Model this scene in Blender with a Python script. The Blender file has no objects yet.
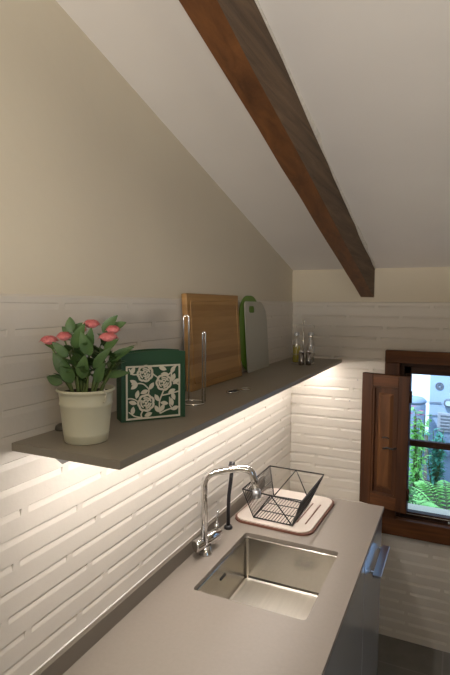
import bpy, bmesh, math, random
from mathutils import Vector, Matrix
C = bpy.context.scene.collection
SC = bpy.context.scene
rnd = random.Random(7)
PI = math.pi

# ---------------------------------------------------------------- camera
cam_d = bpy.data.cameras.new('camera')
cam = bpy.data.objects.new('camera', cam_d); C.objects.link(cam)
yaw, pitch, roll = .4356, .0663, .0076
fwd = Vector((-math.sin(yaw)*math.cos(pitch), math.cos(yaw)*math.cos(pitch), -math.sin(pitch)))
rt = fwd.cross(Vector((0, 0, 1))).normalized(); upv = rt.cross(fwd)
r2 = rt*math.cos(roll) + upv*math.sin(roll); u2 = -rt*math.sin(roll) + upv*math.cos(roll)
M = Matrix((r2, u2, -fwd)).transposed().to_4x4(); M.translation = (.8507, 0, 1.7899)
cam.matrix_world = M
cam_d.sensor_fit = 'VERTICAL'; cam_d.sensor_height = 24; cam_d.lens = 500.4/675*24
cam_d.clip_start = .02
SC.camera = cam

# ---------------------------------------------------------------- world, sun, exposure
SC.view_settings.view_transform = 'Standard'; SC.view_settings.look = 'None'
SC.view_settings.gamma = 1; SC.view_settings.use_curve_mapping = False
SC.view_settings.exposure = 0.0
SC.cycles.use_denoising = True
SC.cycles.sample_clamp_indirect = 6
SC.cycles.max_bounces = 8
W = bpy.data.worlds.new('sky'); SC.world = W; W.use_nodes = True
W.node_tree.nodes['Background'].inputs[0].default_value = (.48, .72, 1.0, 1)
W.node_tree.nodes['Background'].inputs[1].default_value = 3.5
sd = bpy.data.lights.new('sun', 'SUN'); sd.energy = 5.5; sd.angle = .02; sd.color = (.74, .88, 1)
sun = bpy.data.objects.new('sun', sd); C.objects.link(sun)
sun.rotation_euler = (math.radians(38), 0, math.radians(-25))
LED_STRENGTH = 80.0
FILL_GLOBE_STRENGTH = 30.0  # glow of the unseen globe added as fill
FILL_POWER = 152.0; FILL_COLOR = (1.0, .93, .84); FILL_CONE = 84; FILL_BLEND = .30; FILL_AIM = (.10, 1.6, 4.1)  # strength and aim of the unseen lamp added as fill

# ---------------------------------------------------------------- materials
def new_mat(name):
    m = bpy.data.materials.new(name); m.use_nodes = True
    return m, m.node_tree.nodes, m.node_tree.links, m.node_tree.nodes['Principled BSDF']
def mat(name, col, rough=.5, metal=0, noise=0, scale=20, bump=0, bscale=200, spec=.5, col2=None, stretch=(1, 1, 1), trans=0, ior=1.45, sheen=0):
    m, N, L, b = new_mat(name)
    b.inputs['Base Color'].default_value = (*col, 1); b.inputs['Roughness'].default_value = rough
    b.inputs['Metallic'].default_value = metal; b.inputs['Specular IOR Level'].default_value = spec
    b.inputs['Transmission Weight'].default_value = trans; b.inputs['IOR'].default_value = ior
    tc = N.new('ShaderNodeTexCoord'); mp = N.new('ShaderNodeMapping'); mp.inputs['Scale'].default_value = stretch
    L.new(tc.outputs['Object'], mp.inputs['Vector'])
    if noise or col2:
        n = N.new('ShaderNodeTexNoise'); n.inputs['Scale'].default_value = scale; n.inputs['Detail'].default_value = 5
        L.new(mp.outputs[0], n.inputs['Vector'])
        r = N.new('ShaderNodeValToRGB'); r.color_ramp.elements[0].position = .3; r.color_ramp.elements[1].position = .7
        c2 = col2 or tuple(c*(1-noise) for c in col)
        r.color_ramp.elements[0].color = (*c2, 1); r.color_ramp.elements[1].color = (*col, 1)
        L.new(n.outputs['Fac'], r.inputs[0]); L.new(r.outputs[0], b.inputs['Base Color'])
    if bump:
        n2 = N.new('ShaderNodeTexNoise'); n2.inputs['Scale'].default_value = bscale; n2.inputs['Detail'].default_value = 4
        L.new(mp.outputs[0], n2.inputs['Vector'])
        bp = N.new('ShaderNodeBump'); bp.inputs['Strength'].default_value = bump; bp.inputs['Distance'].default_value = .004
        L.new(n2.outputs['Fac'], bp.inputs['Height']); L.new(bp.outputs[0], b.inputs['Normal'])
    return m
def emis(name, col, s):
    m, N, L, b = new_mat(name)
    b.inputs['Base Color'].default_value = (*col, 1)
    b.inputs['Emission Color'].default_value = (*col, 1); b.inputs['Emission Strength'].default_value = s
    return m
def wood(name, dark, light, axis=1, freq=26, rough=.45, bump=.25, along=.06):
    m, N, L, b = new_mat(name)
    tc = N.new('ShaderNodeTexCoord'); mp = N.new('ShaderNodeMapping')
    s = [1, 1, 1]; s[axis] = along; mp.inputs['Scale'].default_value = s
    L.new(tc.outputs['Object'], mp.inputs[0])
    n = N.new('ShaderNodeTexNoise'); n.inputs['Scale'].default_value = freq; n.inputs['Detail'].default_value = 8; n.inputs['Roughness'].default_value = .65
    n.inputs['Distortion'].default_value = .6
    L.new(mp.outputs[0], n.inputs['Vector'])
    r = N.new('ShaderNodeValToRGB'); r.color_ramp.elements[0].position = .3; r.color_ramp.elements[1].position = .68
    r.color_ramp.elements[0].color = (*dark, 1); r.color_ramp.elements[1].color = (*light, 1)
    L.new(n.outputs['Fac'], r.inputs[0])
    L.new(r.outputs[0], b.inputs['Base Color']); b.inputs['Roughness'].default_value = rough
    bp = N.new('ShaderNodeBump'); bp.inputs['Strength'].default_value = bump; bp.inputs['Distance'].default_value = .004
    L.new(n.outputs['Fac'], bp.inputs['Height']); L.new(bp.outputs[0], b.inputs['Normal'])
    return m
def bamboo(name):
    m, N, L, b = new_mat(name)
    tc = N.new('ShaderNodeTexCoord'); sx = N.new('ShaderNodeSeparateXYZ'); L.new(tc.outputs['Object'], sx.inputs[0])
    mul = N.new('ShaderNodeMath'); mul.operation = 'MULTIPLY'; mul.inputs[1].default_value = 44; L.new(sx.outputs['Z'], mul.inputs[0])
    fl = N.new('ShaderNodeMath'); fl.operation = 'FLOOR'; L.new(mul.outputs[0], fl.inputs[0])
    wn = N.new('ShaderNodeTexWhiteNoise'); wn.noise_dimensions = '1D'; L.new(fl.outputs[0], wn.inputs['W'])
    mp = N.new('ShaderNodeMapping'); mp.inputs['Scale'].default_value = (1, .08, 1); L.new(tc.outputs['Object'], mp.inputs[0])
    n = N.new('ShaderNodeTexNoise'); n.inputs['Scale'].default_value = 70; n.inputs['Detail'].default_value = 6; L.new(mp.outputs[0], n.inputs['Vector'])
    mx = N.new('ShaderNodeMix'); mx.data_type = 'FLOAT'; mx.inputs[0].default_value = .55
    L.new(wn.outputs['Value'], mx.inputs[2]); L.new(n.outputs['Fac'], mx.inputs[3])
    r = N.new('ShaderNodeValToRGB')
    r.color_ramp.elements[0].position = .15; r.color_ramp.elements[1].position = .85
    r.color_ramp.elements[0].color = (.25, .125, .040, 1); r.color_ramp.elements[1].color = (.43, .25, .090, 1)
    L.new(mx.outputs[0], r.inputs[0]); L.new(r.outputs[0], b.inputs['Base Color']); b.inputs['Roughness'].default_value = .5
    return m
def tiles_floor(name):
    m, N, L, b = new_mat(name)
    tc = N.new('ShaderNodeTexCoord'); br = N.new('ShaderNodeTexBrick')
    br.offset = 0; br.inputs['Scale'].default_value = 1; br.inputs['Brick Width'].default_value = .42; br.inputs['Row Height'].default_value = .42
    br.inputs['Mortar Size'].default_value = .004
    br.inputs['Color1'].default_value = (.22, .21, .19, 1); br.inputs['Color2'].default_value = (.25, .24, .22, 1); br.inputs['Mortar'].default_value = (.30, .29, .27, 1)
    L.new(tc.outputs['Object'], br.inputs['Vector'])
    n = N.new('ShaderNodeTexNoise'); n.inputs['Scale'].default_value = 9; n.inputs['Detail'].default_value = 6; L.new(tc.outputs['Object'], n.inputs['Vector'])
    mx = N.new('ShaderNodeMix'); mx.data_type = 'RGBA'; mx.blend_type = 'MULTIPLY'; mx.inputs[0].default_value = .5
    L.new(br.outputs['Color'], mx.inputs[6]); L.new(n.outputs['Fac'], mx.inputs[7]); L.new(mx.outputs[2], b.inputs['Base Color'])
    b.inputs['Roughness'].default_value = .45
    return m

m_tile = mat('white_brick_paint', (.645, .60, .53), .42, noise=.05, scale=6, bump=.08, bscale=90)
m_plaster = mat('cream_plaster', (.645, .58, .455), .85, col2=(.605, .54, .425), scale=2.2, bump=.15, bscale=40)
m_dim = mat('ochre_plaster', (.55, .49, .41), .9, noise=.1, scale=3)
m_ceil = mat('ceiling_plaster', (.86, .82, .78), .9, noise=.04, scale=3, bump=.12, bscale=30)
m_floor = tiles_floor('grey_floor_tile')
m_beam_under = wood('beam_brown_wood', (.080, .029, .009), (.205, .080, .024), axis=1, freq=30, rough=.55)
m_beam_side = wood('beam_side_wood', (.060, .037, .020), (.165, .100, .054), axis=1, freq=40, rough=.8, bump=.9)  # greyer, rougher wood for the right side of the beam
m_mortar = mat('mortar', (.78, .74, .66), .95, noise=.2, scale=60, bump=.6, bscale=80)
m_frame = wood('varnished_chestnut', (.045, .015, .005), (.135, .050, .015), axis=0, freq=30, rough=.55)
m_framev = wood('varnished_chestnut_upright', (.030, .010, .004), (.085, .031, .010), axis=2, freq=30, rough=.55)
m_sash = wood('backlit_sash_wood', (.022, .010, .006), (.05, .021, .010), axis=0, freq=30, rough=.6)  # window wood darkened, the sash's backlit shade put into its colour
m_panel = wood('shutter_panel_wood', (.050, .019, .007), (.150, .062, .021), axis=2, freq=22, rough=.55, along=.10)
for _m in (m_frame, m_framev, m_sash, m_panel): _m.node_tree.nodes['Principled BSDF'].inputs['Specular IOR Level'].default_value = .25
m_taupe = mat('taupe_laminate', (.265, .237, .190), .42, noise=.04, scale=60)
m_counter = mat('taupe_worktop', (.27, .235, .20), .42, noise=.05, scale=90)
m_seal = mat('white_sealant', (.85, .82, .78), .5)
m_white_gloss = mat('white_gloss_front', (.33, .34, .35), .16)
m_carcass = mat('cabinet_carcass', (.6, .6, .58), .5)
m_plinth = mat('grey_plinth', (.2, .2, .2), .5)
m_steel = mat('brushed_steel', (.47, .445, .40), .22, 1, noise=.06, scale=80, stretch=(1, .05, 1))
m_steel_litfloor = mat('brushed_steel_lit_floor', (.74, .71, .65), .42, 1, noise=.08, scale=80, stretch=(1, .05, 1))  # same steel lightened, brightness of the sink floor put into its colour
m_chrome = mat('chrome', (.72, .71, .70), .09, 1)
m_satin = mat('satin_metal', (.60, .62, .66), .28, 1)
m_shaker = mat('dark_polished_steel', (.38, .36, .34), .16, 1)
m_black = mat('black_plastic', (.018, .017, .02), .35)
m_blackwire = mat('black_coated_wire', (.022, .020, .020), .4)
m_mat = mat('white_mat', (.72, .64, .57), .7, noise=.05, scale=30)
m_matrim = mat('brown_mat_rim', (.17, .07, .045), .6)
m_pot = mat('cream_enamel', (.60, .585, .44), .35)
m_soil = mat('soil', (.035, .024, .016), .95, noise=.5, scale=120, bump=1, bscale=150)
m_leaf = mat('leaf_green', (.080, .150, .040), .45, col2=(.038, .085, .026), scale=30)
m_stem = mat('stem_green', (.13, .19, .06), .6)
m_pink = mat('pink_petal', (.78, .29, .28), .6, col2=(.66, .18, .19), scale=90)
m_pinkc = mat('pale_flower_centre', (.80, .55, .42), .6)
m_green = mat('dark_green_card', (.014, .062, .022), .5)
m_cutout = mat('ivory_cutout', (.68, .64, .52), .6)
m_bamboo = bamboo('bamboo_strips')
m_bgreen = mat('green_plastic', (.10, .21, .015), .4)
m_bwhite = mat('pale_grey_plastic', (.40, .39, .33), .45)
m_wire = mat('bright_steel_wire', (.75, .74, .70), .18, 1)
def pane_mat(name='window_glass', f=.06):
    m, N, L, b = new_mat(name)
    out = N['Material Output']; t = N.new('ShaderNodeBsdfTransparent'); g = N.new('ShaderNodeBsdfGlossy'); g.inputs['Roughness'].default_value = .02
    mx = N.new('ShaderNodeMixShader'); mx.inputs[0].default_value = f
    L.new(t.outputs[0], mx.inputs[1]); L.new(g.outputs[0], mx.inputs[2]); L.new(mx.outputs[0], out.inputs['Surface'])
    return m
m_pane = pane_mat(); m_glass = pane_mat('bottle_glass', .16)
m_oil = mat('olive_oil', (.52, .45, .03), .1)
m_vinegar = mat('pale_vinegar', (.35, .33, .25), .08, trans=.6)
m_led = emis('led_diffuser', (1.0, .91, .84), LED_STRENGTH)
m_alu = mat('aluminium', (.6, .6, .58), .35, 1)
m_fill_globe = emis('lamp_glass', (1.0, .84, .62), FILL_GLOBE_STRENGTH)  # emission for the added globe out of view
m_house = mat('grey_blue_render', (.36, .47, .64), .9, noise=.06, scale=3)
m_house2 = mat('white_render', (.93, .93, .92), .9)
m_dgrey = mat('dark_grey_paint', (.16, .18, .22), .6)
m_louvre = mat('louvre_grey', (.36, .39, .45), .6)
m_ledge = mat('pale_stone_ledge', (.48, .57, .70), .6)
m_soilout = mat('garden_earth', (.10, .085, .06), .95, noise=.5, scale=8)
m_fern = mat('fern_green', (.42, .85, .26), .5, col2=(.27, .68, .15), scale=9)
m_bush = mat('bush_green', (.17, .47, .10), .5, col2=(.07, .25, .06), scale=7)
m_bush2 = mat('blue_green_leaf', (.10, .42, .28), .5, col2=(.06, .25, .18), scale=9)
m_magenta = mat('magenta_flower', (.65, .12, .30), .6)
m_bin = mat('blue_grey_bin', (.22, .29, .40), .5)
m_dark = mat('dark_gap', (.03, .03, .03), .7)

# ---------------------------------------------------------------- mesh helpers
def new(): return bmesh.new()
def box(bm, a, b, bev=0):
    a, b = Vector(a), Vector(b); ce = (a+b)/2; s = b-a
    t = new(); bmesh.ops.create_cube(t, size=1)
    for v in t.verts: v.co = Vector((v.co.x*s.x, v.co.y*s.y, v.co.z*s.z)) + ce
    if bev: bmesh.ops.bevel(t, geom=t.edges[:], offset=bev, segments=2, profile=.5, affect='EDGES')
    merge(bm, t); return bm
def merge(bm, t, mtx=None):
    if mtx is not None: t.transform(mtx)
    d = bpy.data.meshes.new('tmp'); t.to_mesh(d); bm.from_mesh(d); bpy.data.meshes.remove(d); t.free()
def frames(pts):
    pts = [Vector(p) for p in pts]; out = []; n = None
    for i, p in enumerate(pts):
        if i == 0: d = pts[1]-p
        elif i == len(pts)-1: d = p-pts[-2]
        else: d = (pts[i+1]-p).normalized() + (p-pts[i-1]).normalized()
        d.normalize()
        if n is None:
            n = d.orthogonal().normalized()
        else:
            n = (n - d*n.dot(d)); n = n.normalized() if n.length > 1e-6 else d.orthogonal().normalized()
        out.append((p, n, d.cross(n)))
    return out
def tube(bm, pts, r, seg=10, closed=False, cap=True):
    P = list(pts)
    if closed: P = P + [P[0]]
    fr = frames(P); rings = []
    for i, (p, n, b) in enumerate(fr):
        rr = r[i] if isinstance(r, (list, tuple)) else r
        rings.append([bm.verts.new(p + n*rr*math.cos(2*PI*k/seg) + b*rr*math.sin(2*PI*k/seg)) for k in range(seg)])
    for i in range(len(rings)-1):
        for k in range(seg):
            f = bm.faces.new((rings[i][k], rings[i][(k+1) % seg], rings[i+1][(k+1) % seg], rings[i+1][k])); f.smooth = True
    if cap and not closed:
        bm.faces.new(rings[0][::-1]); bm.faces.new(rings[-1])
    return bm
def lathe(bm, prof, c=(0, 0, 0), seg=28, capb=True, capt=True, smooth=True):
    c = Vector(c); rings = []
    for r, z in prof:
        rings.append([bm.verts.new(c + Vector((r*math.cos(2*PI*k/seg), r*math.sin(2*PI*k/seg), z))) for k in range(seg)])
    for i in range(len(rings)-1):
        for k in range(seg):
            f = bm.faces.new((rings[i][k], rings[i][(k+1) % seg], rings[i+1][(k+1) % seg], rings[i+1][k])); f.smooth = smooth
    if capb: bm.faces.new(rings[0][::-1])
    if capt: bm.faces.new(rings[-1])
    return bm
def prism(bm, poly, h0, h1, mtx=None):
    t = new()
    lo = [t.verts.new((p[0], p[1], h0)) for p in poly]; hi = [t.verts.new((p[0], p[1], h1)) for p in poly]
    n = len(poly)
    t.faces.new(lo[::-1]); t.faces.new(hi)
    for i in range(n): t.faces.new((lo[i], lo[(i+1) % n], hi[(i+1) % n], hi[i]))
    merge(bm, t, mtx); return bm
def arc_path(pts, rad, n=6):
    """polyline with its corners rounded"""
    pts = [Vector(p) for p in pts]; out = [pts[0]]
    for i in range(1, len(pts)-1):
        a, p, b = pts[i-1], pts[i], pts[i+1]
        r = min(rad, (p-a).length*.45, (b-p).length*.45)
        s = p + (a-p).normalized()*r; e = p + (b-p).normalized()*r
        for k in range(n+1):
            t = k/n; out.append(s*(1-t)**2 + p*2*t*(1-t) + e*t*t)
    out.append(pts[-1]); return out
def rrect(x0, y0, x1, y1, r, n=6):
    out = []
    for cx, cy, a0 in ((x1-r, y1-r, 0), (x0+r, y1-r, 90), (x0+r, y0+r, 180), (x1-r, y0+r, 270)):
        for k in range(n+1):
            a = math.radians(a0 + 90*k/n); out.append((cx + r*math.cos(a), cy + r*math.sin(a)))
    return out
def obj(name, bm, m, parent=None, flat=True):
    bmesh.ops.recalc_face_normals(bm, faces=bm.faces[:])
    d = bpy.data.meshes.new(name); bm.to_mesh(d); bm.free()
    for mm in (m if isinstance(m, (list, tuple)) else [m]): d.materials.append(mm)
    o = bpy.data.objects.new(name, d); C.objects.link(o)
    if parent: o.parent = parent
    return o
def thing(name, label, cat, loc=(0, 0, 0), rz=0, group=None):
    o = bpy.data.objects.new(name, None); C.objects.link(o); o.empty_display_size = .05
    o.location = loc; o.rotation_euler = (0, 0, rz); o['label'] = label; o['category'] = cat
    if group: o['group'] = group
    return o
def tag(o, label, cat, group=None):
    o['label'] = label; o['category'] = cat
    if group: o['group'] = group
    return o
def struct(name, bm, m, parent=None):
    o = obj(name, bm, m, parent)
    if not parent: o['kind'] = 'structure'
    return o
def mirror_copy(o, parent, loc=None):
    c = o.copy(); C.objects.link(c); c.parent = parent
    if loc is not None: c.location = loc
    return c

# ---------------------------------------------------------------- room shell
D = 2.738; CZ = 1.9867; SL = .27; TZ = 1.803; RX = 2.9; BY = -2.2
def cz(y): return CZ + SL*(D-y)

bm = new(); box(bm, (-.3, BY-.3, -.12), (RX+.3, D+.26, 0)); struct('floor', bm, m_floor)
# sloping ceiling
bm = new()
v = [bm.verts.new(p) for p in ((-.3, BY-.3, cz(BY-.3)), (RX+.3, BY-.3, cz(BY-.3)), (RX+.3, D+.3, cz(D+.3)), (-.3, D+.3, cz(D+.3)))]
w = [bm.verts.new(q.co + Vector((0, 0, .15))) for q in v]
bm.faces.new(v); bm.faces.new(w)
for i in range(4): bm.faces.new((v[i], v[(i+1) % 4], w[(i+1) % 4], w[i]))
struct('ceiling', bm, m_ceil)

ROW = .0562; Z0 = 1.003; PER = .272
OFFS = {-0: .145, 1: .25, 2: .186, 3: .112, 4: .221, 5: .15, 6: .246}
def row_off(k): return OFFS[k] if k in OFFS else random.Random(k*13+5).random()*PER
def relief(place, s0, s1, z0, z1, depth, shift=0, dep=.0052):
    """face of painted bricks: long horizontal joints broken at the brick ends; place(s, z, d) -> point, d inwards"""
    bm = new(); k0 = math.ceil((z0-Z0)/ROW); k1 = math.floor((z1-Z0)/ROW)
    prev = z0
    for k in range(k0, k1+1):
        zg = Z0 + k*ROW; rr = random.Random(k*7+int(shift*100))
        lo, mid, hi = zg-.0155, zg-.0015, zg+.0008
        if lo < z0 + .0005 or hi > z1 - .002: continue
        q = [bm.verts.new(place(s, z, 0)) for s, z in ((s0, prev), (s1, prev), (s1, lo), (s0, lo))]
        bm.faces.new(q)
        off = (row_off(k) + shift) % PER
        ss = [(s0, 1, 0)]; n = math.floor((s0-off)/PER)
        cur = []
        b = off + n*PER
        while b < s1 + PER:
            for e, on in ((b-.0125, 1), (b-.0095, 0), (b+.0095, 0), (b+.0125, 1)):
                if s0 < e < s1: cur.append((e, on, 0))
            for f in (.33, .66):
                e = b + PER*f
                if s0 < e < s1: cur.append((e, 1, (rr.random()-.5)*.0022))
            b += PER
        ons = 1
        ss = [(s0, 1, 0)] + sorted(cur) + [(s1, 1, 0)]
        cols = []
        for s, on, jz in ss:
            d = dep*on*(.85+.3*rr.random())
            cols.append([bm.verts.new(place(s, lo, 0)), bm.verts.new(place(s, mid+jz, d)), bm.verts.new(place(s, hi+jz, 0))])
        for a, c in zip(cols[:-1], cols[1:]):
            bm.faces.new((a[0], c[0], c[1], a[1])); bm.faces.new((a[1], c[1], c[2], a[2]))
        # strip above the joint follows the jitter
        top = [bm.verts.new(place(s, zg+.004, 0)) for s, on, jz in ss]
        for i in range(len(ss)-1):
            bm.faces.new((cols[i][2], cols[i+1][2], top[i+1], top[i]))
        prev = zg+.004
    q = [bm.verts.new(place(s, z, 0)) for s, z in ((s0, prev), (s1, prev), (s1, z1), (s0, z1))]
    bm.faces.new(q)
    # a lip along the top, back to the plaster
    q = [bm.verts.new(place(s, z, d)) for s, z, d in ((s0, z1, 0), (s1, z1, 0), (s1, z1+.006, .008), (s0, z1+.006, .008))]
    bm.faces.new(q)
    return bm

# left wall: masonry with plaster face set 4 mm behind the brick face
bm = new(); box(bm, (-.25, BY-.2, 0), (-.0075, D+.2, cz(BY)+.2)); wl = struct('wall_left', bm, m_plaster)
o = obj('brick_face', relief(lambda s, z, d: (-d, s, z), BY, D, 0, 1.485, 0, dep=.0038), m_tile, wl)
o = obj('brick_face', relief(lambda s, z, d: (-d, s, z), BY, D, 1.485, TZ, 0, dep=.0018), m_tile, wl)
# far wall with the window opening
WX0, WX1, WZ0, WZ1 = .585, 1.335, .655, 1.50
bm = new()
Y0, Y1 = D+.0075, D+.26
for a, b in (((-.25, Y0, 0), (WX0, Y1, 2.6)), ((WX1, Y0, 0), (RX+.2, Y1, 2.6)), ((WX0, Y0, 0), (WX1, Y1, WZ0)), ((WX0, Y0, WZ1), (WX1, Y1, 2.6))):
    box(bm, a, b)
wb = struct('wall_back', bm, m_plaster)
FX0, FX1, FZ0, FZ1 = .513, 1.407, .581, 1.559
bm = relief(lambda s, z, d: (s, D+d, z), 0, FX0+.02, 0, TZ, 0, shift=.09, dep=.0060)
obj('brick_face', bm, m_tile, wb)
bm = relief(lambda s, z, d: (s, D+d, z), FX0+.02, FX1-.02, 0, FZ0+.02, 0, shift=.09)
obj('brick_face', bm, m_tile, wb)
bm = relief(lambda s, z, d: (s, D+d, z), FX0+.02, FX1-.02, FZ1-.02, TZ, 0, shift=.09, dep=.0035)
obj('brick_face', bm, m_tile, wb)
bm = relief(lambda s, z, d: (s, D+d, z), FX1-.02, RX, 0, TZ, 0, shift=.09)
obj('brick_face', bm, m_tile, wb)
bm = new(); QA, QB = -1.3, -.3  # right wall, opened for the added window
for a, b in (((RX, BY-.2, 0), (RX+.2, QA, 3.6)), ((RX, QB, 0), (RX+.2, D+.2, 3.6)), ((RX, QA, 0), (RX+.2, QB, .9)), ((RX, QA, 2.1), (RX+.2, QB, 3.6))): box(bm, a, b)
struct('wall_right', bm, m_dim)
bm = new(); box(bm, (-.2, BY-.2, 0), (RX+.2, BY, 3.8)); struct('wall_front', bm, m_dim)
# unseen box added in the gap to shadow the far wall
bm = new(); box(bm, (.0, 2.30, 0), (.500, D, .700), .003); struct('shadow_box_1', bm, m_tile)

# beam
beam = thing('ceiling_beam', 'old brown timber beam running down the sloping white ceiling', 'beam', (.41, D, 1.833))
def beam_bm(xa, xb, za, zb, seg=26, jit=0, seed=1):
    bm = new(); rr = random.Random(seed); rings = []
    for i in range(seg+1):
        y = -i*(D-BY)/seg; zz = -y*SL
        j = lambda: (rr.random()-.5)*jit
        xo = y*.006
        rings.append([bm.verts.new((xo+xa+j(), y, za+zz+j())), bm.verts.new((xo+xb+j(), y, za+zz+j())), bm.verts.new((xo+xb+j(), y, zb+zz)), bm.verts.new((xo+xa+j(), y, zb+zz))])
    for a, b in zip(rings[:-1], rings[1:]):
        for k in range(4):
            f = bm.faces.new((a[k], a[(k+1) % 4], b[(k+1) % 4], b[k]))
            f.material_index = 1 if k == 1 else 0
    bm.faces.new(rings[0]); bm.faces.new(rings[-1])
    return bm
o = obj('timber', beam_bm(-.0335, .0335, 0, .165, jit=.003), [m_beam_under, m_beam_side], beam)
bm = new(); rr = random.Random(5)
pts = []
for i in range(60):
    y = -i*.08; pts.append((y*.006+.0345+(rr.random()-.5)*.004, y, .147-y*SL+(rr.random())*.006))
tube(bm, pts, [.004+.008*rr.random()**2 for _ in pts], 6)
obj('mortar_joint', bm, m_mortar, beam)

# ---------------------------------------------------------------- window
win = thing('window_1', 'dark brown timber window in white brick wall', 'window', (0, 0, 0)); 
del win['label']; del win['category']; win['kind'] = 'structure'
def casing_piece(name, a, b, m): 
    bm = new(); box(bm, a, b, .004); return obj(name, bm, m, win)
CY0, CY1 = 2.700, 2.7375
casing_piece('head_casing', (FX0, CY0, 1.495), (FX1, CY1, FZ1), m_frame)
casing_piece('sill_casing', (FX0, CY0, FZ0), (FX1, CY1, .672), m_frame)
casing_piece('side_casing', (FX0, CY0, .672), (.588, CY1, 1.495), m_framev)
casing_piece('side_casing', (1.332, CY0, .672), (FX1, CY1, 1.495), m_framev)
# fixed inner frame, set back
bm = new()
for a, b in (((.588, 2.735, .672), (.606, 2.84, 1.495)), ((1.314, 2.735, .672), (1.332, 2.84, 1.495)), ((.606, 2.735, 1.478), (1.314, 2.84, 1.495)), ((.606, 2.735, .660), (1.314, 2.84, .680))):
    box(bm, a, b)
obj('inner_frame', bm, m_sash, win)
def sash(x0, x1):
    bm = new()
    z0, z1 = .682, 1.476; y0, y1 = 2.748, 2.790
    box(bm, (x0, y0, z0), (x0+.034, y1, z1), .003); box(bm, (x1-.034, y0, z0), (x1, y1, z1), .003)
    box(bm, (x0, y0, 1.436), (x1, y1, z1), .003); box(bm, (x0, y0, z0), (x1, y1, .704), .003)
    box(bm, (x0+.03, y0+.004, 1.056), (x1-.03, y1-.006, 1.088), .003)
    s = obj('sash', bm, m_sash, win)
    bm = new(); box(bm, (x0+.030, 2.766, .700), (x1-.030, 2.770, 1.440)); obj('glass_pane', bm, m_pane, s)
    bm = new(); box(bm, (x0+.03, 2.7455, .692), (x1-.03, 2.7495, .6950), .001); obj('glazing_bead', bm, m_alu, s)
    return s
w2 = bpy.data.objects.new('fill_window', None); C.objects.link(w2); w2['kind'] = 'structure'  # unseen window added to let cool daylight into the room
bm = new()
for a, b in (((RX+.08, QA, .9), (RX+.13, QA+.06, 2.1)), ((RX+.08, QB-.06, .9), (RX+.13, QB, 2.1)), ((RX+.08, QA+.06, .9), (RX+.13, QB-.06, .96)), ((RX+.08, QA+.06, 2.04), (RX+.13, QB-.06, 2.1)), ((RX+.08, -.82, .96), (RX+.13, -.78, 2.04))): box(bm, a, b)
obj('frame', bm, m_frame, w2)
bm = new(); box(bm, (RX+.10, QA+.05, .95), (RX+.104, QB-.05, 2.05)); obj('glass_pane', bm, m_pane, w2)
sash(.607, .958); sash(.962, 1.313)
bm = new(); lathe(bm, [(.001, .006), (.004, .005), (.005, 0), (.005, -.004)], (0, 0, 0), 12)
bm.transform(Matrix.Rotation(PI/2, 4, 'X')); k = obj('screw_cap', bm, m_bwhite, win); k.location = (.844, 2.733, .686)
bm = new(); box(bm, (WX0-.02, 2.845, .580), (WX1+.02, 3.075, .625), .004); obj('outer_ledge', bm, m_ledge, win)

# shutter, hinged on the side casing and folded back into the room against the wall
A = Vector((.400, 2.700)); B = Vector((.644, 2.630)); dv = (B-A); L_ = dv.length; ang = math.atan2(dv.y, dv.x)
sh = thing('window_shutter', 'dark brown panelled wooden shutter folded open left of the window', 'shutter', (A.x, A.y, .733), ang)
H = .702; T = .026
def hb(name, x0, x1, z0, z1, y0, y1, m, bev=.003):
    bm = new(); box(bm, (x0, y0, z0), (x1, y1, z1), bev); return obj(name, bm, m, sh)
hb('stile', 0, .060, 0, H, 0, T, m_framev); hb('stile', L_-.056, L_, 0, H, 0, T, m_framev)
hb('rail', .060, L_-.056, 0, .066, 0, T, m_frame); hb('rail', .060, L_-.056, H-.062, H, 0, T, m_frame)
# moulding and raised field
bm = new(); x0, x1, z0, z1 = .060, L_-.056, .066, H-.062
for a, b in (((x0, .002, z0), (x0+.012, T, z1)), ((x1-.012, .002, z0), (x1, T, z1)), ((x0, .002, z0), (x1, T, z0+.012)), ((x0, .002, z1-.012), (x1, T, z1))):
    box(bm, a, b, .003)
obj('moulding', bm, m_framev, sh)
bm = new(); box(bm, (x0+.010, .013, z0+.010), (x1-.010, T-.002, z1-.010))
obj('panel', bm, m_framev, sh)
bm = new()
a, b = x0+.030, x1-.030; c, d = z0+.036, z1-.036
ve = []
for ins, yy in ((0, .013), (.014, .004)):
    ve.append([bm.verts.new(p) for p in ((a+ins, yy, c+ins), (b-ins, yy, c+ins), (b-ins, yy, d-ins), (a+ins, yy, d-ins))])
for i in range(4): bm.faces.new((ve[0][i], ve[0][(i+1) % 4], ve[1][(i+1) % 4], ve[1][i]))
bm.faces.new(ve[1]); bm.faces.new(ve[0][::-1])
obj('raised_field', bm, m_panel, sh)
for zz in (.10, .60):
    bm = new(); tube(bm, [(L_+.004, .012, zz-.03), (L_+.004, .012, zz+.03)], .005, 10); obj('hinge', bm, m_sash, sh)
# iron latch on the field
bm = new(); tube(bm, [(.125, .001, .315), (.150, -.006, .325), (.178, -.004, .322), (.196, .001, .330)], .0045, 8)
tube(bm, [(.120, .001, .372), (.140, -.003, .378), (.156, .001, .372)], .0035, 8)
obj('latch', bm, m_black, sh)

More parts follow.
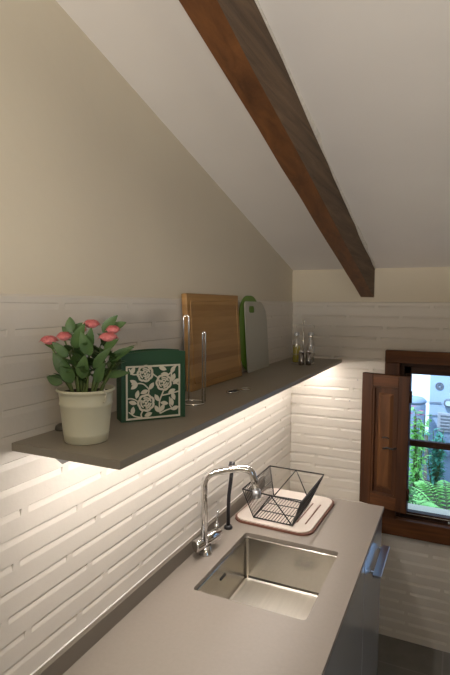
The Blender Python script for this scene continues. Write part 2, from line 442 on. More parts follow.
# ---------------------------------------------------------------- shelf and its light
SZ = 1.4934; ST = .0175
bm = new(); box(bm, (.0015, .7556, SZ-ST), (.2826, D-.002, SZ), .0012)
shelf = tag(obj('wall_shelf', bm, m_taupe), 'long taupe floating shelf along the left white brick wall', 'shelf')
led = thing('shelf_light', 'slim light strip fixed under the long taupe shelf', 'light', (.165, 1.75, SZ-ST))
bm = new(); box(bm, (-.010, -.965, -.007), (.010, .965, -.0002), .001); obj('housing', bm, m_alu, led)
bm = new(); prof = [(.0085*math.cos(a), -.007-.006*math.sin(a)) for a in [PI*i/8 for i in range(9)]]
ra = [bm.verts.new((x, -.955, z)) for x, z in prof]; rb = [bm.verts.new((x, .955, z)) for x, z in prof]
for i in range(8): bm.faces.new((ra[i], ra[i+1], rb[i+1], rb[i]))
bm.faces.new(ra); bm.faces.new(rb[::-1])
obj('diffuser', bm, m_led, led)
br = thing('shelf_bracket', 'small pale metal bracket under the near end of the shelf', 'bracket', (.0, .775, SZ-ST))
bm = new(); box(bm, (.002, -.008, -.004), (.150, .008, -.0003), .001); obj('arm', bm, m_satin, br)
bm = new(); prism(bm, [(.10, -.004), (.15, -.004), (.125, -.016)], -.002, .002, Matrix.Rotation(PI/2, 4, 'X')); obj('web', bm, m_satin, br)

# ---------------------------------------------------------------- worktop, sink, cabinets
WT = .9; TH = .016; CW = .582; YE = 2.263; YN = -.9
SX0, SX1, SY0, SY1 = .127, .490, 1.328, 1.764
wt = thing('worktop', 'taupe kitchen worktop with a cut-out for the steel sink', 'worktop', (0, 0, WT))
bm = new()
hole = rrect(SX0, SY0, SX1, SY1, .012, 4)
outer = [(.0015, YN), (CW, YN), (CW, YE), (.0015, YE)]
def slab_with_hole(bm, outer, hole, z0, z1):
    t = new()
    def ring(poly, z): 
        vs = [t.verts.new((x, y, z)) for x, y in poly]
        return vs, [t.edges.new((vs[i], vs[(i+1) % len(vs)])) for i in range(len(vs))]
    o, oe = ring(outer, z1); h, he = ring(hole, z1)
    r = bmesh.ops.triangle_fill(t, use_beauty=True, edges=oe+he)
    faces = [g for g in r['geom'] if isinstance(g, bmesh.types.BMFace)]
    ex = bmesh.ops.extrude_face_region(t, geom=faces)
    for g in ex['geom']:
        if isinstance(g, bmesh.types.BMVert): g.co.z = z0
    merge(bm, t)
slab_with_hole(bm, outer, hole, -TH, 0)
obj('slab', bm, m_counter, wt)
bm = new(); box(bm, (.0015, YN, .0002), (.0200, YE, .051), .0012); obj('upstand', bm, mat('shaded_taupe_laminate', (.15, .128, .10), .45), wt)  # taupe darkened so the upstand's shade lies in its colour
bm = new(); tube(bm, [(.0045, YN, .0515), (.0045, YE, .0515)], .0022, 6); obj('sealant', bm, m_seal, wt)

sink = thing('sink', 'square undermounted stainless steel sink sunk in the taupe worktop', 'sink', ((SX0+SX1)/2, (SY0+SY1)/2, WT-TH))
hx, hy = (SX1-SX0)/2, (SY1-SY0)/2
bm = new(); loops = []
SD = .165
for ins, z, r in ((-.02, -.0005, .02), (.0, -.0005, .011), (.002, -.004, .011), (.004, -SD+.012, .012), (.007, -SD+.004, .012), (.014, -SD, .012), (.06, -SD-.001, .03), (.13, -SD-.003, .04)):
    loops.append([bm.verts.new((x, y, z)) for x, y in rrect(-hx+ins, -hy+ins, hx-ins, hy-ins, r, 5)])
for a, b in zip(loops[:-1], loops[1:]):
    for i in range(len(a)):
        bm.faces.new((a[i], a[(i+1) % len(a)], b[(i+1) % len(a)], b[i]))
bm.faces.new(loops[-1])
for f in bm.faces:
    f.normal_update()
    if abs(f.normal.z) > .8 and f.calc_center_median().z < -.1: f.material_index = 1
bowl = obj('bowl', bm, [m_steel, m_steel_litfloor], sink)
so = bowl.modifiers.new('solid', 'SOLIDIFY'); so.thickness = .0012; so.offset = 1
bm = new(); lathe(bm, [(.045, -.002), (.043, .002), (.034, .002), (.030, -.001), (.01, -.001)], (0, 0, -SD), 24); obj('drain', bm, m_chrome, sink)
bm = new(); box(bm, (-hx+.0025, -.02, -.058), (-hx+.006, .02, -.050), .001); obj('overflow', bm, m_dark, sink)

def base_cabinet(label, y0, y1, handle, group='white base cabinets under the worktop'):
    t = thing('base_cabinet', label, 'cabinet', (0, y0, 0), 0, group)
    w = y1-y0
    bm = new()
    # open-topped carcass so that the sink can hang inside
    box(bm, (.02, .001, .10), (.555, .018, .882)); box(bm, (.02, w-.018, .10), (.555, w-.001, .882))
    box(bm, (.02, .018, .10), (.555, w-.018, .118)); box(bm, (.02, .018, .118), (.030, w-.018, .882))
    obj('carcass', bm, m_carcass, t)
    bm = new(); box(bm, (.5565, .0015, .105), (.576, w-.0015, .872), .0015); dr = obj('door', bm, m_white_gloss, t)
    bm = new(); box(bm, (.46, .001, 0), (.500, w-.001, .099)); obj('plinth', bm, m_plinth, t)
    if handle:
        h0, h1, hz = handle
        bm = new(); box(bm, (.5865, h0-y0, hz-.005), (.6185, h1-y0, hz+.005), .0015)
        for yy in (h0-y0+.03, h1-y0-.03): box(bm, (.576, yy-.006, hz-.004), (.590, yy+.006, hz+.004), .001)
        obj('handle', bm, m_satin, dr)
    return t
base_cabinet('glossy white base cabinet at the far end, with flat metal bar handle', 1.800, 2.258, (1.925, 2.195, .752))
base_cabinet('glossy white base cabinet below the sink, without visible handle', 1.198, 1.796, None)
base_cabinet('glossy white base cabinet nearest the camera, front barely in view', .596, 1.194, None)

# ---------------------------------------------------------------- tap
tap = thing('kitchen_tap', 'tall chrome mixer tap with squared spout behind the sink', 'tap', (.063, 1.545, WT))
bm = new(); lathe(bm, [(.024, .0003), (.024, .006), (.019, .012), (.0185, .034)], seg=24); obj('base', bm, m_chrome, tap)
bm = new(); tube(bm, [(-.018, -.050, .044), (-.016, -.047, .044), (.006, .085, .044), (.006, .088, .044)], [.019, .0215, .0215, .019], 20); obj('mixer_body', bm, m_chrome, tap)
bm = new()
P = arc_path([(0, -.012, .040), (-.002, -.014, .295), (.108, .045, .315), (.148, .060, .308), (.166, .064, .232)], .045, 8)
tube(bm, P, .0125, 16); obj('spout', bm, m_chrome, tap)
bm = new(); tube(bm, [(.1655, .0638, .240), (.168, .0645, .212)], .0140, 16); obj('spray_head', bm, m_satin, tap)
bm = new(); tube(bm, [(.004, .074, .058), (.004, .078, .080)], .0085, 12); tube(bm, [(.004, .078, .078), (.006, .084, .132)], .0042, 10); obj('lever', bm, m_chrome, tap)

ft = thing('filter_tap', 'slim black tap standing behind the chrome mixer tap', 'tap', (.050, 1.765, WT))
bm = new(); lathe(bm, [(.017, .0003), (.017, .008), (.012, .014)], seg=20); obj('base', bm, m_black, ft)
bm = new(); tube(bm, [(0, 0, .01), (-.003, .006, .07), (-.004, .012, .13), (0, .022, .19), (.001, .028, .232)], .0075, 12); obj('column', bm, m_black, ft)
bm = new(); tube(bm, [(0, .022, .222), (.001, .03, .262)], [.016, .011], 14); obj('lever_cap', bm, m_black, ft)
bm = new(); tube(bm, [(.002, -.085, .268), (.003, -.03, .250), (.003, .045, .226)], [.006, .009, .0095], 12); obj('spout', bm, m_alu, ft)

# ---------------------------------------------------------------- drying mat and dish rack
mt = thing('drying_mat', 'white rounded drying mat with brown rim under the dish rack', 'mat', (.205, 2.032, WT), math.radians(-2))
P1 = rrect(-.168, -.205, .168, .205, .055, 8); P2 = rrect(-.160, -.197, .160, .197, .050, 8)
bm = new(); prism(bm, P1, .0003, .008); obj('rim', bm, m_matrim, mt)
bm = new(); prism(bm, P2, .0082, .0125)
obj('top', bm, m_mat, mt)
bm = new()
for xx in (.085, .120): box(bm, (xx, -.12, .0126), (xx+.006, .10, .0130))
obj('drain_groove', bm, m_matrim, mt)

dr = thing('dish_rack', 'black wire dish rack standing empty on the white drying mat', 'dish rack', (.2, 2.0, WT+.0128))
Rr = [Vector(p) for p in ((-.128, -.145, .120), (.130, -.180, .122), (.132, .172, .122), (-.128, .185, .120))]
Bb = [Vector(p) for p in ((-.085, -.128, .004), (.082, -.135, .004), (.082, .125, .004), (-.085, .125, .004))]
def lerp(a, b, t): return a + (b-a)*t
bm = new(); tube(bm, arc_path([Rr[0], Rr[1], Rr[2], Rr[3]], .004, 2), .0030, 8); tube(bm, [Rr[3], Rr[0]], .0030, 8); obj('rim', bm, m_blackwire, dr)
bm = new()
for i in range(4): tube(bm, [Bb[i], Bb[(i+1) % 4]], .0026, 8)
for k in range(1, 13):
    tube(bm, [lerp(Bb[0], Bb[1], k/13), lerp(Bb[3], Bb[2], k/13)], .0014, 6)
for k in (1, 2): tube(bm, [lerp(Bb[0], Bb[3], k/3)+Vector((0, 0, -.002)), lerp(Bb[1], Bb[2], k/3)+Vector((0, 0, -.002))], .0020, 6)
obj('base_grid', bm, m_blackwire, dr)
def zigzag(i):
    a, b = Rr[i], Rr[(i+1) % 4]; c, d = Bb[i], Bb[(i+1) % 4]
    bm = new(); pts = [a, c, lerp(a, b, .5), d, b]
    for p, q in zip(pts[:-1], pts[1:]): tube(bm, [p, q], .0025, 8)
    return obj('side_brace', bm, m_blackwire, dr)
zigzag(0); zigzag(2)
def comb(i, n):
    a, b = Rr[i], Rr[(i+1) % 4]; c, d = Bb[i], Bb[(i+1) % 4]
    bm = new()
    for k in range(n+1): 
        t = k/n; tube(bm, [lerp(a, b, t), lerp(c, d, t)], .0014, 6)
    tube(bm, [lerp(a, c, .5), lerp(b, d, .5)], .0018, 6)
    return obj('plate_guard', bm, m_blackwire, dr)
comb(1, 18); comb(3, 22)

# ---------------------------------------------------------------- things on the shelf
# potted plant
pp = thing('potted_plant', 'green leafy plant with pink flower heads in cream metal pot', 'plant', (.127, .845, SZ), 0)
bm = new()
prof = [(r*.965, z*1.015) for r, z in ((.046, .0003), (.048, .002), (.0495, .016), (.0507, .018), (.0503, .020), (.0565, .078), (.0585, .081), (.0570, .084), (.0585, .102), (.0600, .106), (.0638, .1075), (.0645, .1115), (.0628, .1135), (.0600, .112), (.0585, .100), (.0560, .088))]
lathe(bm, prof, seg=40, capt=False); obj('pot', bm, m_pot, pp)
bm = new(); lathe(bm, [(.0550, .1045), (.04, .1065), (.01, .107)], seg=24, capb=True); obj('soil', bm, m_soil, pp)
bm = new(); _c = [Vector((.977, -.208, 0))*r_ + Vector((.208, .977, 0))*w_ + Vector((0, 0, z_)) for r_, w_, z_ in ((.0610, 0, .118), (.0645, -.002, .113), (.0625, .004, .105), (.0640, -.003, .099), (.0605, .003, .093), (.0600, -.003, .089))]
tube(bm, arc_path(_c, .004, 4), .0015, 6); obj('pot_clip', bm, m_cutout, pp)
def leaf(bm, base, d, up, L, Wd, curl=.15, n=6):
    d = d.normalized(); side = d.cross(up); side = side.normalized() if side.length > 1e-4 else d.orthogonal().normalized()
    nn = side.cross(d).normalized(); rows = []
    for i in range(n+1):
        t = i/n; w = Wd*.5*(math.sin(PI*min(1, t**.8))**.8 if 0 < t < 1 else 0.04)
        p = base + d*L*t - nn*curl*L*t*t
        rows.append([bm.verts.new(p - side*w + nn*w*.35), bm.verts.new(p), bm.verts.new(p + side*w + nn*w*.35)])
    for a, b in zip(rows[:-1], rows[1:]):
        for k in (0, 1):
            f = bm.faces.new((a[k], a[k+1], b[k+1], b[k])); f.smooth = True
U = Vector((.907, .42, 0)); V = Vector((-.42, .907, 0)); Z = Vector((0, 0, 1))
def pl(u, v, z): return U*u + V*v + Z*z
def pp_(u, v, z): return pl(u + .007*min(1, max(0, (z-.1)/.08)), v, z - .012*max(0, min(1, (z-.1)/.1)))
# flower heads (u to the right, v away, z up from the shelf)
heads = [(-.077, -.022, .228, .0190), (-.046, -.020, .236, .0165), (.008, -.006, .262, .0185), (.050, -.034, .236, .0200), (.053, -.004, .250, .0160), (-.016, .004, .250, .012)]
rl = random.Random(11)
stem_bm, fol = new(), new()
def grow(tip, root, nl, lw=1.0, lo=.42, hi=1.0):
    root = Vector(root); mid = lerp(root, tip, .5) + pl((rl.random()-.5)*.012, (rl.random()-.5)*.012, .012)
    path = [root*(1-t)**2 + mid*2*t*(1-t) + tip*t*t for t in [i/6 for i in range(7)]]
    tube(stem_bm, path, [.0026, .0025, .0024, .0022, .002, .0018, .0016], 6)
    for k in range(nl):
        t = lo + (hi-lo)*k/max(1, nl-1); i = min(5, int(t*6)); p = lerp(path[i], path[i+1], t*6-i)
        if t >= 1: p = path[-1]
        a = rl.random()*2*PI; d = Vector((math.cos(a), math.sin(a), .55+.8*t*rl.random()))
        if p.x + d.x*.05 < -.088: d.x = abs(d.x)
        leaf(fol, p, d, Z, (.036+.018*rl.random())*lw, (.016+.007*rl.random())*lw, .12+.2*rl.random())
for u, v, z, r in heads:
    grow(pp_(u, v, z-.004), pp_(u*.3, v*.5, .097), 3, .8, .4, .75)
tops = [(-.040, .01, .235), (-.030, .03, .250), (.0, -.03, .225), (.022, .01, .235), (.030, .03, .245), (-.048, -.02, .195), (.042, -.02, .20), (.056, .0, .205), (-.02, -.035, .200), (.01, -.04, .180), (-.035, .03, .22), (.03, .035, .23), (-.06, .01, .165), (.05, .025, .17), (.0, .01, .225), (-.012, -.02, .215), (.070, -.01, .215)]
for u, v, z in tops:
    grow(pp_(u, v, z-.02), pp_(u*.45, v*.6, .097), 5, .95)
# broad leaves seen in the photograph
for (u, v, z, du, dv_, dz, L, w) in ((-.022, -.03, .212, .35, -.3, .8, .062, .026), (-.030, -.02, .248, -.15, 0, 1, .032, .022), (-.032, -.01, .238, -.6, -.1, .6, .030, .018), (-.030, -.01, .245, .5, -.1, .6, .030, .018), (.03, .0, .245, .55, -.1, .7, .05, .024), (.045, -.01, .185, .9, -.2, .55, .062, .020),
        (-.030, -.03, .150, -.55, -.2, .85, .058, .030), (.0, -.04, .145, .15, -.3, .9, .052, .028), (-.05, -.02, .215, -.9, -.1, .2, .038, .015), (.02, -.04, .17, .55, -.2, .65, .06, .020), (-.050, -.01, .128, -.6, -.1, .3, .036, .024), (.05, -.03, .150, 1, -.3, .25, .050, .016), (.030, -.04, .135, .3, -.3, .7, .050, .024),
        (-.02, -.04, .135, -.3, -.4, .9, .055, .028), (.012, -.035, .215, .1, -.3, .8, .045, .020), (-.035, -.03, .195, -.5, -.3, .6, .045, .020), (.04, -.03, .21, .6, -.3, .5, .042, .018), (.015, -.042, .20, -.2, -.3, .7, .055, .026), (.04, .02, .25, .9, .1, .5, .04, .02)):
    leaf(fol, pp_(u, v, z), pl(du, dv_, dz), (-V + Z*.4), L, w, .15)
obj('stems', stem_bm, m_stem, pp); obj('foliage', fol, m_leaf, pp)
for u, v, z, r in heads:
    bm = new(); c = pp_(u, v, z); rr = random.Random(int(u*1e4))
    lathe(bm, [(.0015, -.007), (r*.45, -.005), (r*.82, .000), (r*.80, .004), (r*.5, .0080), (r*.15, .0095)], c, 14)
    for k in range(34):      # small round florets over a flat dome
        t_ = (k+.5)/34; rad = r*math.sqrt(t_); a = k*2.39996; out = Vector((math.cos(a), math.sin(a), 0))
        q = c + out*rad*.92 + Z*(.0105*(1-t_**1.6))
        nrm = (out*t_*.9 + Z).normalized(); e1 = nrm.orthogonal().normalized(); ph = rr.random()*6
        for j in range(4):
            d = Matrix.Rotation(ph + j*PI/2, 3, nrm) @ e1
            leaf(bm, q + nrm*.0008*j*.3, d, nrm, r*.26, r*.24, -.15, 3)
    fl = obj('flower_head', bm, m_pink, pp)

# round dark puck by the wall behind the pot
bm = new(); lathe(bm, [(.0155, .0003), (.016, .004), (.0145, .010), (.009, .0145), (.003, .016)], seg=24)
o = tag(obj('shelf_puck', bm, mat('dark_olive_plastic', (.09, .085, .07), .5)), 'small dark domed puck behind the cream flower pot', 'puck'); o.location = (.0180, .888, SZ)

# napkin holder
nh = thing('napkin_holder', 'dark green napkin box with ivory rose cut-out front', 'napkin holder', (.1545, 1.0705, SZ), math.atan2(.131, .107))
Wn, Hn, Dn = .169, .176, .050     # local x along the front, y to the back
bm = new()
pts = [(-Wn/2, 0)] + [(Wn/2, 0)] + [(Wn/2 - Wn*t, Hn-.006 + .008*math.sin(PI*(.15+.85*t))) for t in [i/14 for i in range(15)]]
prism(bm, pts, 0, .004, Matrix.Translation((0, .004, .0004)) @ Matrix.Rotation(PI/2, 4, 'X')); obj('front_panel', bm, m_green, nh)
bm = new(); prism(bm, pts, 0, .004, Matrix.Translation((0, Dn, .0004)) @ Matrix.Rotation(PI/2, 4, 'X')); obj('back_panel', bm, m_green, nh)
for s in (-1, 1):
    bm = new(); box(bm, (s*Wn/2-(.004 if s > 0 else 0), .0042, .0004), (s*Wn/2+(.004 if s < 0 else 0), Dn-.0042, .160)); obj('side_panel', bm, m_green, nh)
bm = new(); box(bm, (-Wn/2+.004, .0042, .0004), (Wn/2-.004, Dn-.0042, .004)); obj('bottom', bm, m_green, nh)
# fretwork: coordinates 0..1 across and down the front
FW_, FH_ = .143, .136
def fp(a, b): return ((a-.5)*FW_ - .002, .005 + (1-b)*FH_)
bm = new()
RX90 = Matrix.Translation((0, -.0004, 0)) @ Matrix.Rotation(PI/2, 4, 'X')
def flat(poly, th=.0022): prism(bm, poly, 0, th, RX90)
def strip(p, w, closed=False, th=.0022):
    p = [Vector((*q, 0)) for q in p]; n = len(p); lt, rtt = [], []
    for i in range(n):
        a = p[(i-1) % n] if (closed or i) else p[i]; b = p[(i+1) % n] if (closed or i < n-1) else p[i]
        d = (b-a).normalized(); nn = Vector((-d.y, d.x, 0)); lt.append(p[i]+nn*w/2); rtt.append(p[i]-nn*w/2)
    rng = range(n if closed else n-1)
    for i in rng:
        j = (i+1) % n; flat([(lt[i].x, lt[i].y), (rtt[i].x, rtt[i].y), (rtt[j].x, rtt[j].y), (lt[j].x, lt[j].y)], th)
e = .0042
x0, y0 = fp(0, 1); x1, y1 = fp(1, 0)
for q in ((x0, y0, x1, y0+e), (x0, y1-e, x1, y1), (x0, y0+e, x0+e, y1-e), (x1-e, y0+e, x1, y1-e)): flat([(q[0], q[1]), (q[2], q[1]), (q[2], q[3]), (q[0], q[3])])
def rose(a, b, R):
    cx, cy = fp(a, b)
    strip([(cx + R*(.86+.10*abs(math.sin(3.5*t)))*math.cos(t), cy + R*(.86+.10*abs(math.sin(3.5*t)))*math.sin(t)) for t in [2*PI*i/42 for i in range(42)]], R*.25, True)
    for rad, t0, t1 in ((.60, .2, 2.1), (.60, 2.5, 4.2), (.60, 4.6, 6.2), (.36, .9, 3.2), (.36, 3.8, 6.3)):
        strip([(cx + R*rad*math.cos(t), cy + R*rad*math.sin(t)) for t in [t0+(t1-t0)*i/10 for i in range(11)]], R*.17)
    flat([(cx + R*.15*math.cos(2*PI*i/10), cy + R*.15*math.sin(2*PI*i/10)) for i in range(10)])
    for t in (.3, 2.3, 4.4): strip([(cx + R*.12*math.cos(t), cy + R*.12*math.sin(t)), (cx + R*.9*math.cos(t+.5), cy + R*.9*math.sin(t+.5))], R*.12)
def fleaf(a, b, angd, L=.15, w=.075):
    cx, cy = fp(a, b); an = math.radians(angd); L *= FW_; w *= FW_
    pl_ = []
    for i in range(7): t = i/6; pl_.append((L*(t-.5), w*.5*math.sin(PI*t)**.8 if 0 < t < 1 else 0))
    for i in range(5, 0, -1): t = i/6; pl_.append((L*(t-.5), -w*.5*math.sin(PI*t)**.8))
    flat([(cx + x*math.cos(an) - y*math.sin(an), cy + x*math.sin(an) + y*math.cos(an)) for x, y in pl_], .0024)
def vine(*ab): strip([(q.x, q.y) for q in arc_path([(*fp(*p), 0) for p in ab], .02, 5)], .0030)
for q in ((.345, .15, .0205), (.69, .335, .0205), (.36, .70, .0215)): rose(*q)
for q in ((.12, .09, 60), (.14, .30, 150), (.15, .38, 35), (.46, .39, 55), (.67, .07, 160), (.71, .18, 175), (.86, .10, 60), (.87, .25, 70), (.92, .33, 40), (.33, .49, 20), (.20, .53, 75), (.84, .51, 25), (.87, .61, 110), (.56, .62, 120), (.70, .73, 170), (.56, .83, 120), (.12, .83, 80), (.40, .92, 20), (.84, .72, 100), (.90, .84, 20), (.66, .82, 60), (.12, .68, 165)): fleaf(*q)
vine((.06, .05), (.10, .16), (.25, .16)); vine((.45, .02), (.47, .15), (.58, .24)); vine((.75, .22), (.84, .14), (.93, .02)); vine((.84, .14), (.82, .3), (.98, .40))
vine((.1, .34), (.30, .32), (.42, .45), (.40, .55)); vine((0, .60), (.12, .60), (.24, .68)); vine((.70, .46), (.66, .55), (.60, .70), (.62, .92)); vine((.66, .58), (.80, .56), (.98, .52)); vine((.62, .92), (.75, .86), (.98, .82))
vine((.05, .85), (.15, .94), (.28, .97)); vine((.30, .84), (.26, .92), (.30, .99)); vine((.80, .62), (.80, .78), (.86, .86))
obj('rose_cutout', bm, m_cutout, nh)

# wire roll holder
wh = thing('wire_roll_holder', 'slim chrome wire holder with two uprights before the bamboo board', 'holder', (.140, 1.302, SZ))
bm = new(); tube(bm, [(.036*math.cos(2*PI*k/28), .036*math.sin(2*PI*k/28), .0028) for k in range(28)], .0024, 8, closed=True); obj('base_ring', bm, m_wire, wh)
def hairpin(u, v, g, h):
    bm = new(); c = pl(u, v, 0); p = [c + U*g*-.5 + Z*.003]
    for k in range(9):
        a = PI - PI*k/8; p.append(c + U*g*.5*math.cos(a) + Z*(h - g*.5 + g*.5*math.sin(a)))
    p.append(c + U*g*.5 + Z*.003); tube(bm, p, .0023, 8); return obj('upright', bm, m_wire, wh)
hairpin(-.022, .024, .016, .262); hairpin(.033, -.006, .008, .214)

# bamboo board
def leaning(name, label, cat, y0, y1, xb, xt, h, th):
    lean = math.atan2(xb-xt, h)
    t = thing(name, label, cat, (xb, (y0+y1)/2, SZ+.0006)); t.rotation_euler = (0, -lean, 0)
    return t, y1-y0, h/math.cos(lean)
bb, w_, h_ = leaning('cutting_board', 'large bamboo cutting board leaning on the wall above the shelf', 'cutting board', 1.466, 1.900, .047, .0245, .332, .021)
bm = new(); box(bm, (-.021, -w_/2, .0005), (0, w_/2, h_), .003); obj('board', bm, m_bamboo, bb)
bm = new(); P1 = rrect(-w_/2+.024, .024, w_/2-.024, h_-.024, .012, 4)
tube(bm, [(.0002, y, z) for y, z in P1], .0028, 6, closed=True); obj('juice_groove', bm, m_bamboo, bb)
# two thin boards further on
gb, w_, h_ = leaning('cutting_board', 'thin green board with rounded top behind the pale grey board', 'cutting board', 1.945, 2.190, .0230, .0065, .335, .003)
bm = new(); out = rrect(-w_/2, .0005, w_/2, h_, .105, 10)
prism(bm, out, -.003, 0, Matrix(((0, 0, 1, 0), (1, 0, 0, 0), (0, 1, 0, 0), (0, 0, 0, 1)))); obj('board', bm, m_bgreen, gb)
gw, w_, h_ = leaning('cutting_board', 'thin pale grey board with handle slot, right of the bamboo board', 'cutting board', 1.992, 2.255, .0355, .0150, .309, .004)
MB = Matrix(((0, 0, 1, 0), (1, 0, 0, 0), (0, 1, 0, 0), (0, 0, 0, 1)))
t = new()
outl = [(-w_/2, .0005), (w_/2, .0005), (w_/2, h_*.72), (w_/2-.012, h_*.86), (w_/2-.05, h_*.97), (w_/2-.075, h_), (-w_/2+.012, h_), (-w_/2, h_-.012)]
hol = rrect(-.085, h_-.050, -.018, h_-.020, .012, 4)
slab_with_hole(t, outl, hol, -.004, 0); t.transform(MB); obj('board', t, m_bwhite, gw)

# little wire ring with clip
kr = thing('wire_clip', 'small wire ring with dark clip lying on the shelf front', 'clip', (.168, 1.535, SZ))
bm = new(); tube(bm, [(.020*math.cos(a), .034*math.sin(a), .0026) for a in [2*PI*k/20 for k in range(20)]], .0020, 6, closed=True)
tube(bm, [(.016*math.cos(a)+.02, .022*math.sin(a)+.062, .0026) for a in [2*PI*k/16 for k in range(16)]], .0018, 6, closed=True); obj('ring', bm, m_wire, kr)
bm = new(); box(bm, (-.006, -.022, .0006), (.008, .022, .0065), .002); obj('clip_body', bm, m_black, kr)

# cruet set
cr = thing('cruet_stand', 'chrome wire cruet stand with carrying loop at the shelf end', 'cruet stand', (.150, 2.440, SZ))
bm = new(); tube(bm, [tuple(pl(x, y, .004)) for x, y in rrect(-.058, -.034, .058, .034, .03, 5)], .0022, 8, closed=True)
for x in (-.033, .037): tube(bm, [tuple(pl(x + .026*math.cos(2*PI*k/20), .008+.026*math.sin(2*PI*k/20), .050)) for k in range(20)], .0016, 6, closed=True)
box(bm, (-.02, -.02, .0005), (.02, .02, .003)); obj('base', bm, m_wire, cr)
bm = new(); tube(bm, [tuple(pl(0, .008, .003)), tuple(pl(0, .008, .205))], .0030, 8)
tube(bm, [tuple(pl(.007*math.cos(a), .008, .214+.011*math.sin(a))) for a in [2*PI*k/14 for k in range(14)]], .0020, 6, closed=True); obj('post', bm, m_wire, cr)
bm = new(); tube(bm, arc_path([tuple(pl(-.034, .008, .182)), tuple(pl(-.034, .008, .196)), tuple(pl(.054, .008, .196)), tuple(pl(.054, .008, .182))], .006, 4), .0016, 6); obj('arm', bm, m_wire, cr)
def bottle(u, label, fill, fm):
    t = thing('cruet_bottle', label, 'bottle', Vector((.150, 2.440, SZ+.0042)) + pl(u, .008, 0), 0, 'cruet bottles in the stand')
    bm = new(); lathe(bm, [(.019, .0003), (.0215, .003), (.0218, .090), (.019, .108), (.0125, .120), (.0120, .140)], seg=20, capt=False)
    lathe(bm, [(.0105, .140), (.0108, .119), (.017, .107), (.0198, .090), (.0195, .006), (.017, .004)], seg=20, capb=False); obj('glass', bm, m_glass, t)
    bm = new(); lathe(bm, [(.0168, .0045), (.0190, .0065), (.0192, fill), (.005, fill+.0003)], seg=20); obj('contents', bm, fm, t)
    bm = new(); lathe(bm, [(.0138, .1385), (.0145, .140), (.0145, .153), (.006, .156)], seg=18); obj('cap', bm, m_satin, t)
bottle(-.033, 'glass cruet bottle filled with yellow oil in the stand', .088, m_oil)
bottle(.037, 'clear glass cruet bottle with little liquid in the stand', .028, m_vinegar)
for u, l in ((-.018, 'left one of the two steel shakers before the cruet stand'), (.018, 'right one of the two steel shakers before the cruet stand')):
    t = thing('shaker', l, 'shaker', Vector((.150, 2.440, SZ)) + pl(u, -.056, 0), 0, 'steel shakers before the cruet stand')
    bm = new(); lathe(bm, [(.0120, .0004), (.0130, .002), (.0130, .060)], seg=20); obj('body', bm, m_shaker, t)
    bm = new(); lathe(bm, [(.0132, .0603), (.0128, .068), (.009, .074), (.002, .0755)], seg=20); obj('lid', bm, m_chrome, t)

# nails in the far wall
for x, z, l in ((.371, 1.387, 'tiny dark nail in the white brick near the shutter top'), (.331, 1.269, 'tiny dark nail in the white brick, lower left of another')):
    bm = new(); tube(bm, [(0, .004, 0), (0, -.008, .001)], [.0018, .0026], 8); o = tag(obj('wall_nail', bm, m_dgrey), l, 'nail', 'nails in the far wall'); o.location = (x, D-.0005, z)

# unseen floor lamp added behind the camera to fill the ceiling with light
LP = Vector((1.05, -1.30, 1.72)); AIM = (Vector(FILL_AIM) - LP).normalized()
fl = thing('fill_floor_lamp', 'unseen floor lamp added behind the camera to fill the room with light', 'lamp', (LP.x, LP.y-.08, 0))
bm = new(); lathe(bm, [(.14, .0005), (.14, .015), (.02, .03)], seg=28); obj('base', bm, m_alu, fl)
bm = new(); tube(bm, [(0, 0, .02), (0, 0, LP.z-.10), (0, .02, LP.z-.05)], .011, 12); obj('pole', bm, m_alu, fl)
bm = new(); lathe(bm, [(.025, -.09), (.05, -.085), (.105, .03), (.103, .031), (.048, -.080), (.02, -.086)], seg=32, capb=False, capt=False)
rf = obj('reflector', bm, m_alu, fl); rf.location = (0, .08, LP.z); rf.rotation_mode = 'QUATERNION'; rf.rotation_quaternion = AIM.to_track_quat('Z', 'Y')
ld = bpy.data.lights.new('fill_spot', 'SPOT'); ld.energy = FILL_POWER; ld.color = FILL_COLOR; ld.spot_size = math.radians(FILL_CONE); ld.spot_blend = FILL_BLEND; ld.shadow_soft_size = .09
lo_ = bpy.data.objects.new('fill_spot', ld); C.objects.link(lo_); lo_.location = LP + AIM*.04; lo_.rotation_mode = 'QUATERNION'; lo_.rotation_quaternion = AIM.to_track_quat('-Z', 'Y')

lp = thing('fill_pendant', 'unseen round pendant globe added behind the camera as fill light', 'lamp', (1.30, -.50, cz(-.50)))  # pendant added out of view to brighten walls and shelf
bm = new(); lathe(bm, [(.05, -.018), (.05, .010)], (0, 0, -.03), 20); obj('ceiling_rose', bm, m_alu, lp)
bm = new(); tube(bm, [(0, 0, -.03), (0, 0, -.75)], .004, 8); obj('cord', bm, m_black, lp)
bm = new(); bmesh.ops.create_uvsphere(bm, u_segments=24, v_segments=14, radius=.12); bm.transform(Matrix.Translation((0, 0, -.85)))
for f in bm.faces: f.smooth = True
obj('globe', bm, m_fill_globe, lp)

# ---------------------------------------------------------------- garden outside
bm = new(); box(bm, (-6, D+.30, -.9), (8, 14, -.35)); o = struct('ground', bm, m_soilout)
bm = new(); box(bm, (-.6, 3.10, -.35), (2.6, 4.55, .30), .01); o = obj('garden_bed', bm, m_soilout); tag(o, 'raised bed of dark earth below the window', 'garden bed')
hs = thing('neighbour_house', 'grey blue house wall with vents and lamp beyond the garden', 'house', (.635, 5.0, -.4))
bm = new(); box(bm, (0, 0, 0), (4.0, 3.0, 3.6)); obj('wall', bm, m_house, hs)
bm = new(); c = Vector((.082, 0, 1.450))
tube(bm, [c + Vector((.032*math.cos(a), -.004, .032*math.sin(a))) for a in [2*PI*k/20 for k in range(20)]], .005, 6, closed=True)
for k in range(8):
    a = 2*PI*k/8; tube(bm, [c + Vector((.010*math.cos(a), -.004, .010*math.sin(a))), c + Vector((.026*math.cos(a), -.004, .026*math.sin(a)))], .0055, 6)
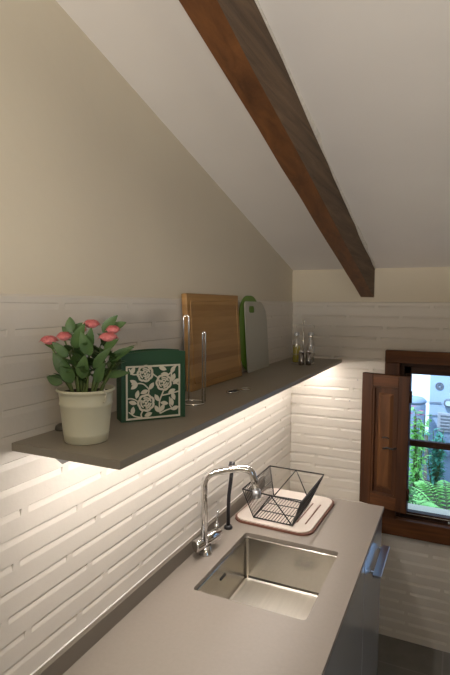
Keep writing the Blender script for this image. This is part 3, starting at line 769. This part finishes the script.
obj('round_vent', bm, m_dgrey, hs)
bm = new(); prism(bm, rrect(.122, 1.268, .257, 1.338, .034, 6), 0, .05, Matrix.Rotation(PI/2, 4, 'X')); lo = obj('bulkhead_lamp', bm, m_dgrey, hs)
bm = new(); prism(bm, rrect(.137, 1.281, .242, 1.325, .021, 6), .0502, .06, Matrix.Rotation(PI/2, 4, 'X')); obj('lamp_glass', bm, m_ledge, lo)
bm = new(); box(bm, (.075, -.02, 1.03), (.37, -.001, 1.205), .003); lv = obj('louvre_vent', bm, m_louvre, hs)
bm = new()
for k in range(5): box(bm, (.10, -.027, 1.055+k*.030), (.35, -.0205, 1.066+k*.030))
obj('slats', bm, m_dgrey, lv)
for q in (((-.02, -.012, 1.295), (.10, -.012, 1.297)), ((-.02, -.012, 1.165), (.07, -.012, 1.18))):
    bm = new(); tube(bm, q, .004, 6); obj('cable', bm, m_dgrey, hs)
bm = new(); box(bm, (-.0, -.03, .80), (2.0, -.001, .85), .004); obj('plinth_band', bm, m_bin, hs)
hw = obj('garden_house', box(new(), (-5, 9, -.4), (.62, 12, 4.2)), m_house2); tag(hw, 'bright white house wall far behind the garden', 'house')
bn = thing('garden_tank', 'blue grey round water tank beyond the bushes outside', 'tank', (.495, 4.80, -.35))
bm = new(); lathe(bm, [(.11, 0), (.12, .02), (.12, 1.24), (.115, 1.27)], seg=28); obj('body', bm, m_bin, bn)
bm = new(); lathe(bm, [(.125, 1.272), (.127, 1.285), (.10, 1.31), (.02, 1.32)], seg=28); obj('lid', bm, m_bin, bn)

def fern(loc, n, L, label, seed):
    r = random.Random(seed); t = thing('fern', label, 'fern', loc, 0, 'ferns in the garden bed'); bm = new(); sb = new()
    for k in range(n):
        a = 2*PI*k/n + r.random()*.5; d = Vector((math.cos(a), math.sin(a), 0)); l = L*(.8+.4*r.random()); rise = 1.15+.6*r.random()
        pts = [d*l*.75*t_ + Vector((0, 0, l*rise*(t_ - .62*t_*t_))) for t_ in [i/18 for i in range(19)]]
        tube(sb, pts, .0022, 5)
        side = d.cross(Z)
        for i in range(2, 19):
            t_ = i/18; pw = l*.19*math.sin(PI*min(1, t_*.86+.08))
            fd = (pts[i]-pts[i-1]).normalized()
            for s in (-1, 1): leaf(bm, pts[i], side*s + fd*.45 - Z*.15, Z, pw, l*.045, .2, 3)
    obj('fronds', bm, m_fern, t); obj('stalks', sb, m_stem, t)
fern((.84, 3.50, .301), 19, .38, 'bright green fern spreading in the middle of the garden bed', 3)
def bush(loc, rx, h, n, ls, label, m, seed, flowers=0):
    r = random.Random(seed); t = thing('garden_bush', label, 'bush', loc, 0, 'bushes in the garden bed'); bm = new(); sb = new(); tips = []
    for k in range(9):
        a = r.random()*2*PI; q = rx*.8*r.random(); tip = Vector((math.cos(a)*q, math.sin(a)*q, h*(.7+.3*r.random())))
        tube(sb, [Vector((tip.x*.2, tip.y*.2, 0)), Vector((tip.x*.7, tip.y*.7, tip.z*.5)), tip], [.006, .005, .003], 5); tips.append(tip)
    for k in range(n):
        tip = r.choice(tips); f = .25+.75*r.random()
        p = Vector((tip.x*f, tip.y*f, tip.z*f)) + Vector(((r.random()-.5), (r.random()-.5), (r.random()-.5)))*rx*.7
        a = r.random()*2*PI; leaf(bm, p, Vector((math.cos(a), math.sin(a), r.random()*1.2-.3)), Z, ls*(.7+.6*r.random()), ls*.42, .25, 4)
    obj('foliage', bm, m, t); obj('stems', sb, m_stem, t)
    if flowers:
        for k in range(flowers):
            fb = new(); tip = r.choice(tips); p = tip + Vector(((r.random()-.5)*.09, (r.random()-.5)*.09, r.random()*.05))
            for j in range(5):
                a = 2*PI*j/5; leaf(fb, p, Vector((math.cos(a), math.sin(a), .4)), Z, .022, .016, .3, 3)
            obj('flower', fb, m_magenta, t)
bush((.600, 3.90, .301), .095, .72, 420, .050, 'tall yellow green bush with magenta flowers left of the fern', m_fern, 21, 9)
bush((.72, 4.26, .301), .10, .52, 300, .060, 'blue green leafy bush before the grey blue tank', m_bush2, 22)
bush((1.02, 4.25, .301), .13, .34, 300, .055, 'low bright green bush against the grey blue house', m_fern, 23)
bush((.585, 3.24, .301), .045, .46, 200, .060, 'green bush close to the window ledge, left of the fern', m_bush, 24)
